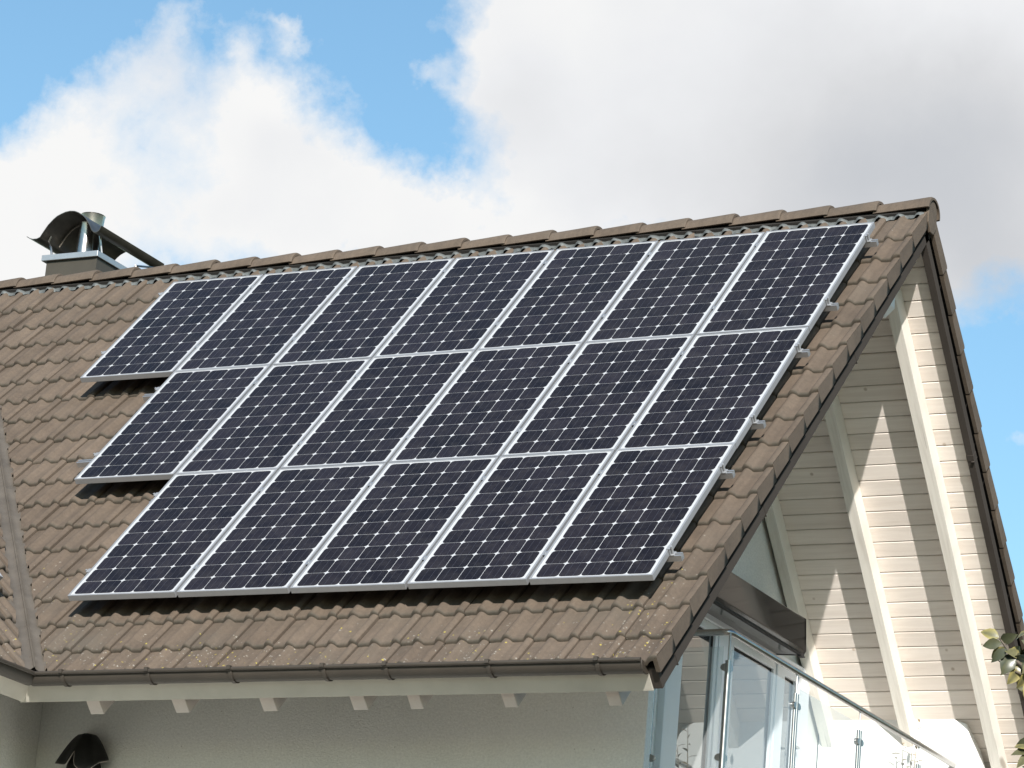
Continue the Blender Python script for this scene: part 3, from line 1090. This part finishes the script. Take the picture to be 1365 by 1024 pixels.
proto = make_panel()
ORD = ['leftmost', 'second from the left', 'third from the left', 'fourth from the left', 'fifth from the left', 'sixth from the left', 'rightmost']
ROWS = [(0, 7, 'top row of seven panels'), (1, 6, 'middle row of six panels'), (2, 5, 'bottom row of five panels')]
used = False
for rj, n, nm in ROWS:
    for i in range(n):
        o = dup(proto) if used else proto
        used = True
        dz = random.uniform(-.0015, .0015)
        u = PU0 + PH * (rj + 1) - .003
        o.location = S(PX0 - PW * (i + .5), u, PV + dz)
        o.rotation_euler = (PIT + R(random.uniform(-.12, .12)), R(random.uniform(-.12, .12)), 0)
        pos = ORD[-1] if i == 0 else ORD[n - 1 - i]
        o['label'] = 'dark framed solar panel, %s in the %s' % (pos, nm)
o = dup(proto)
o.location = SW(-3.866 - W_ / 2, 5.098, .10)
o.rotation_euler = (PIT, 0, R(90))
o['label'] = 'solar panel on the cross wing slope left of the valley, mostly out of view'
o['group'] = 'solar panels on the cross wing'

RAILS = [(.765, 7, 'under the upper half of the top row of panels', 0), (1.724, 7, 'under the lower half of the top row of panels', 0),
         (2.385, 6, 'under the upper half of the middle row of panels, poking out', .12), (3.340, 6, 'under the lower half of the middle row of panels', .16),
         (3.966, 5, 'under the upper half of the bottom row of panels', .05), (4.945, 5, 'under the lower half of the bottom row of panels', .02)]
for u, n, nm, ex in RAILS:
    u = 20.55 + (u - 20.55) * (1 - .035 / 9.42)
    xr, xl = PX0 + .062, PX0 - PW * n - ex - .01
    root = thing('mounting_rail', 'silver aluminium rail ' + nm, 'rail', S((xr + xl) / 2, u, 0), 'mounting rails between tiles and solar panels')
    mb = MB()
    # slotted rail section
    sec = [(-.02, .066), (.02, .066), (.02, .106), (.007, .106), (.007, .094), (-.007, .094), (-.007, .106), (-.02, .106)]
    mb.prism([S(xl, u + a, b) for a, b in sec], (xr - xl, 0, 0))
    mb.build('rail_profile', M_ALUD, root, fix=True)
    for xe, sg in ((xr, 1), (xl, -1)):
        mb = MB()
        xp = PX0 - .009 if sg > 0 else PX0 - PW * n + .009
        mb.box((min(xp, xp + sg * .030), u - .022, 0.1060), (max(xp, xp + sg * .030), u + .022, 0.1120), F=S)
        mb.box((min(xp + sg * .002, xp + sg * .008), u - .022, 0.1121), (max(xp + sg * .002, xp + sg * .008), u + .022, 0.1480), F=S)
        mb.box((min(xp - sg * .012, xp + sg * .012), u - .022, 0.1515), (max(xp - sg * .012, xp + sg * .012), u + .022, 0.1560), F=S)
        mb.tube([S(xp + sg * .016, u, 0.1120), S(xp + sg * .016, u, 0.1620)], .008, 8)
        mb.build('end_clamp', M_ALU, root, smooth=40)
    for i in range(1, n):
        mb = MB()
        xm = PX0 - PW * i
        mb.box((xm - .014, u - .024, 0.1475), (xm + .014, u + .024, 0.1505), F=S)
        mb.tube([S(xm, u, 0.1070), S(xm, u, 0.1560)], .0055, 8)
        mb.build('mid_clamp', M_ALUD, root, smooth=40)
    for i in range(n + 1):
        mb = MB()
        xh = PX0 - .22 - (PW * n - .44) * i / n
        mb.box((xh - .02, u + .0205, -.03), (xh + .02, u + .027, .095), F=S)
        mb.box((xh - .02, u - .10, -.022), (xh + .02, u + .027, -.015), F=S)
        mb.build('roof_hook', M_ALUD, root)

# ------------------------------------------------------------------ awning cassette
aw = thing('awning_cassette', 'long dark brown glossy awning box above the glazed balcony doors', 'awning', (-1.65, .3, 7.08))
mb = MB()
y0, y1 = -1.7, 1.72
pl = [(-1.774, 7.43), (-1.56, 7.40), (-1.50, 7.365), (-1.485, 7.12), (-1.505, 7.085), (-1.774, 7.10)]
mb.prism([(a, y0, b) for a, b in pl], (0, y1 - y0, 0))
mb.build('casing', M_AWN, aw, bevel=.006)
mb = MB()
mb.box((-1.512, y0 + .02, 7.068), (-1.478, y1 - .03, 7.084))
mb.box((-1.515, y1 - .09, 7.058), (-1.474, y1 - .02, 7.067))
mb.build('drop_bar', M_DARK, aw)
mb = MB()
mb.prism([(a, y1 + .001, b) for a, b in [(-1.772, 7.432), (-1.558, 7.403), (-1.496, 7.367), (-1.481, 7.118), (-1.503, 7.081), (-1.772, 7.096)]], (0, .012, 0))
mb.build('end_plate', M_AWN, aw)

# ------------------------------------------------------------------ balcony railing
XR, YR = -.65, -1.60
rail = thing('balcony_railing', 'stainless steel handrail with clear glass panels round the gable balcony', 'railing', (XR, 0, 5.42))
mb = MB()
ZH = 6.452
arc = [(XR - .06, YR, ZH), (XR - .025, YR + .004, ZH), (XR - .004, YR + .025, ZH), (XR, YR + .06, ZH)]
mb.tube([(-1.76, YR, ZH)] + arc + [(XR, 2.79, ZH)], .0225, 16)
mb.build('handrail', M_STEEL, rail, smooth=40)


def post(x, y, nx, zt, twin=True):
    mb = MB()
    if twin:
        for s in (-.019, .019):
            dx, dy = (s, 0) if nx else (0, s)
            mb.tube([(x + dx, y + dy, 5.42), (x + dx, y + dy, zt)], .0125, 10)
    else:
        mb.tube([(x, y, 5.42), (x, y, zt)], .021, 14)
    mb.tube([(x, y, zt - .25), (x, y, ZH - .01)], .0075, 8)
    mb.tube([(x, y, 5.42), (x, y, 5.428)], .05, 16)
    p = mb.build('post', M_STEEL, rail, smooth=40)
    for z in (6.215, 5.62):
        for s in (-1, 1):
            mb = MB()
            if not twin and s > 0:
                dx, dy = 0, 1
            elif nx or (not twin):
                dx, dy = s, 0
            else:
                dx, dy = 0, s
            a = .030 if twin else .018
            pts = []
            for k in range(9):
                t = R(-90 + 22.5 * k)
                l, w = a + .032 * math.cos(t) * 1.0, .024 * math.sin(t)
                pts.append((x + dx * l + dy * 0, y + dy * l, z + w))
            pts = [(x + dx * a * .5, y + dy * a * .5, z - .024)] + pts + [(x + dx * a * .5, y + dy * a * .5, z + .024)]
            ex = Vector((abs(dy) * .03, abs(dx) * .03, 0))
            mb.prism([Vector(q) - ex / 2 for q in pts], ex)
            mb.build('glass_clamp', M_STEEL, p, smooth=40)


post(XR, YR - .0, False, 6.26, twin=False)
for y in (-.42, .79, 2.02):
    post(XR, y, False, 6.30)
post(-1.19, YR, True, 6.28)
for a, b_, al in ((-1.75, -1.235, 0), (-1.145, -.69, 0), (YR + .045, -.465, 1), (-.375, .745, 1), (.835, 1.975, 1), (2.065, 2.76, 1)):
    mb = MB()
    if al:
        mb.box((XR - .004, a, 5.46), (XR + .004, b_, 6.345))
    else:
        mb.box((a, YR - .004, 5.46), (b_, YR + .004, 6.355))
    mb.build('glass_panel', M_GLASS, rail)

# ------------------------------------------------------------------ hooded ornament on the shaded wall
orn = thing('wall_ornament', 'dark hooded iron ornament with pale-edged wavy hem on the shaded white wall', 'wall ornament', (-4.76, -2.85, 5.15))
mb = MB()
cx, cy = -4.715, -2.87
N = 64


def hem(t):                                  # t 0..1 across the front, left to right
    z = 5.375 - .06 * math.sin(math.pi * t)
    z += .10 * math.exp(-((t - .50) / .030) ** 2)
    z -= .05 * math.exp(-((t - .66) / .09) ** 2)
    z += .02 * math.exp(-((t - .12) / .08) ** 2) * 0
    return z


rows_ = []
for s in range(15):
    q = s / 14
    row = []
    for k in range(N + 1):
        t = k / N
        a = math.pi * (1 - t)
        top = 5.555
        z = top + (hem(t) - top) * q
        d = (top - z) / .19
        r = .035 + .155 * min(d, 1.25) ** .62
        fold = 1 + .05 * q * math.sin(t * math.pi * 9)
        if q == 0:
            r = .0
            z = top
        row.append(mb.vert((cx + 1.02 * r * math.cos(a) * fold, cy - .75 * r * math.sin(a) * fold, z)))
    rows_.append(row)
mb.grid(rows_)
shell = mb.build('hood', M_IRON, orn, smooth=60, fix=False)
sm = shell.modifiers.new('thickness', 'SOLIDIFY')
sm.thickness = .004
edge = [rows_[-1][k] for k in range(N + 1)]
mb2 = MB()
mb2.tube([mb.v[i] for i in edge], .0035, 6)
mb2.build('hem_trim', M_TRIM, orn, smooth=60)
mb = MB()
lathe(mb, (cx, cy + .0), [(.0, 5.48), (.055, 5.45), (.095, 5.40), (.115, 5.33), (.125, 5.2), (.13, 4.95), (.0, 4.95)], 20)
mb.build('inner_body', M_IRON, orn, smooth=40)
mb = MB()
mb.box((cx - .02, cy + .0, 5.2), (cx + .02, -2.801, 5.26))
mb.build('wall_bracket', M_IRON, orn)

# ------------------------------------------------------------------ plants


def leaf(mb, p, d, n, ln, wd, tone, curl=.25):
    d = Vector(d).normalized()
    n = Vector(n)
    n = (n - d * n.dot(d)).normalized()
    s = d.cross(n)
    sec = [(0, .04, 0), (.16, .62, .02), (.36, 1.0, .05), (.6, .86, .02), (.82, .46, -.06), (1.0, .02, -.16)]
    rows_ = []
    for t, w, h in sec:
        c = Vector(p) + d * ln * t + n * ln * h * curl * 3
        rows_.append([mb.vert(c - s * wd * .5 * w + n * wd * w * .14, tone=tone), mb.vert(c, tone=tone * .7), mb.vert(c + s * wd * .5 * w + n * wd * w * .14, tone=tone)])
    mb.grid(rows_)


def rnd_unit():
    while True:
        v = Vector((random.uniform(-1, 1), random.uniform(-1, 1), random.uniform(-1, 1)))
        if .1 < v.length < 1:
            return v.normalized()


tree = thing('tree', 'leafy branch tips of a small variegated tree reaching in beside the right verge', 'tree', (4.75, -7.7, 0))
tb = MB()
tb.tube([(4.75, -7.7, -.05), (4.73, -7.72, 1.0), (4.78, -7.68, 2.1), (4.7, -7.7, 3.2), (4.72, -7.72, 4.4), (4.7, -7.7, 5.1)], [.08, .07, .06, .045, .028, .01], 10)
tw = [((4.7, -7.7, 3.3), (4.15, -7.85, 4.0), (3.72, -7.97, 4.50), (3.47, -8.0, 4.70), (3.395, -8.0, 4.80)),
      ((4.7, -7.7, 3.0), (4.2, -7.9, 3.7), (3.8, -8.0, 4.1), (3.56, -8.0, 4.33)),
      ((4.72, -7.7, 3.6), (4.3, -7.8, 4.3), (3.95, -7.9, 4.75), (3.62, -8.0, 4.74)),
      ((4.72, -7.7, 3.6), (5.1, -7.5, 4.3), (5.4, -7.4, 4.9)), ((4.7, -7.7, 2.8), (5.2, -8.0, 3.4), (5.6, -8.2, 3.9)),
      ((4.7, -7.7, 3.9), (4.5, -7.2, 4.6), (4.4, -6.9, 5.1)), ((4.7, -7.7, 3.2), (4.9, -8.3, 3.8), (5.0, -8.7, 4.3))]
tw.append(((3.8, -7.97, 4.45), (3.60, -8.0, 4.60), (3.45, -8.01, 4.66), (3.40, -8.01, 4.70)))
tw.append(((3.8, -8.0, 4.1), (3.62, -8.0, 4.22), (3.52, -8.0, 4.25)))
for w in tw:
    tb.tube(w, [.018 if w[0][0] > 4 else .007] + [.010 if w[0][0] > 4 else .005] * (len(w) - 2) + [.003], 6)
tb.build('trunk', M_BARK, tree, smooth=60)
lb = MB()
# the tips that show in the picture: base point, direction, tone
cl = [((3.395, -8.0, 4.80), (-.6, -.1, .25)), ((3.40, -8.0, 4.79), (.9, -.2, .22)), ((3.41, -8.01, 4.775), (-.85, -.1, -.12)), ((3.42, -8.0, 4.76), (-.75, .1, -.45)),
      ((3.43, -8.0, 4.75), (.55, -.3, -.35)), ((3.44, -8.02, 4.745), (-.8, 0, -.6)), ((3.45, -8.0, 4.73), (-.35, -.2, -.9)), ((3.46, -8.0, 4.715), (.8, -.1, .2)),
      ((3.48, -8.02, 4.70), (-.5, -.2, -.75)), ((3.50, -8.0, 4.69), (.5, -.1, -.5)), ((3.48, -8.0, 4.66), (-.3, -.3, -.9)), ((3.53, -8.0, 4.66), (-.4, 0, -.8)),
      ((3.52, -8.03, 4.72), (.6, -.2, .6)), ((3.55, -8.0, 4.62), (-.2, -.2, -1)), ((3.56, -8.0, 4.70), (-.3, -.3, -.5)), ((3.57, -8.0, 4.74), (-.5, -.3, .4)),
      ((3.56, -8.0, 4.33), (-.9, -.2, .15)), ((3.56, -8.0, 4.31), (-.8, -.3, -.2)), ((3.57, -8.01, 4.30), (-.7, -.2, -.6)), ((3.58, -8.0, 4.28), (-.3, -.3, -.9)), ((3.57, -8.0, 4.24), (-.6, -.3, -.8)), ((3.59, -8.0, 4.34), (-.3, -.3, .8))]
for p, d in cl + [((3.47 + .008 * i, -8.0 + .03 * (i % 3), 4.79 - .022 * i), (random.uniform(-.9, .6), -.2, random.uniform(-.9, .3))) for i in range(12)] + [((3.56 + .01 * i, -8.0, 4.36 - .04 * i), (-.8, -.2, random.uniform(-.8, .5))) for i in range(9)]:
    d = Vector(d).normalized() + rnd_unit() * .12
    leaf(lb, p, d, Vector((.4, -.85, .25)) + rnd_unit() * .55, random.uniform(.075, .098), random.uniform(.042, .054), random.choice((.1, .25, .5, .8, .95, 1.0)))
for w in tw:
    pts = [Vector(p) for p in w]
    for i in range(150):
        k = random.randrange(1, len(pts))
        t = random.random()
        p = pts[k - 1].lerp(pts[k], t)
        if p.x < 3.75:
            continue
        p = p + rnd_unit() * random.uniform(0, .22)
        if p.x < 3.72:
            continue
        leaf(lb, p, rnd_unit() + Vector((0, 0, -.3)), Vector((.2, -.4, .8)) + rnd_unit() * .8, random.uniform(.06, .09), random.uniform(.035, .05), random.choice((.1, .3, .5, .75, 1.0)))
lb.build('crown', M_LEAF, tree, fix=False, smooth=60)

plant = thing('potted_plant', 'tall thin plant with pale dry leaves behind the glass of the balcony', 'plant', (-.86, 2.3, 5.42))
mb = MB()
lathe(mb, (-.86, 2.3), [(.0, 5.422), (.12, 5.422), (.17, 5.74), (.18, 5.76), (.155, 5.76), (.15, 5.72), (.0, 5.71)], 24)
mb.build('pot', M_POT, plant, smooth=40)
stems = MB()
lv = MB()
for tip, base in (((-.80, 2.40, 6.70), (-.86, 2.33, 5.7)), ((-.80, 2.08, 6.47), (-.87, 2.25, 5.7)), ((-.79, 2.25, 6.50), (-.85, 2.30, 5.7)), ((-.8, 1.95, 6.33), (-.86, 2.22, 5.7))):
    b0, t0 = Vector(base), Vector(tip)
    mid = b0.lerp(t0, .55) + Vector((0, .03, .02))
    stems.tube([b0, mid, t0], [.006, .005, .002], 6, tone=.3)
    for i in range(15):
        t = .25 + .75 * i / 14
        p = b0.lerp(mid, t / .55) if t < .55 else mid.lerp(t0, (t - .55) / .45)
        a = i * 2.4
        leaf(lv, p, (.55 * math.cos(a), .8 * math.sin(a), random.uniform(.0, .5)), (.3, -.3, .8), random.uniform(.07, .11), random.uniform(.018, .03), random.random())
stems.build('stem', M_DRY, plant, smooth=60)
lv.build('leaves', M_DRY, plant, fix=False, smooth=60)
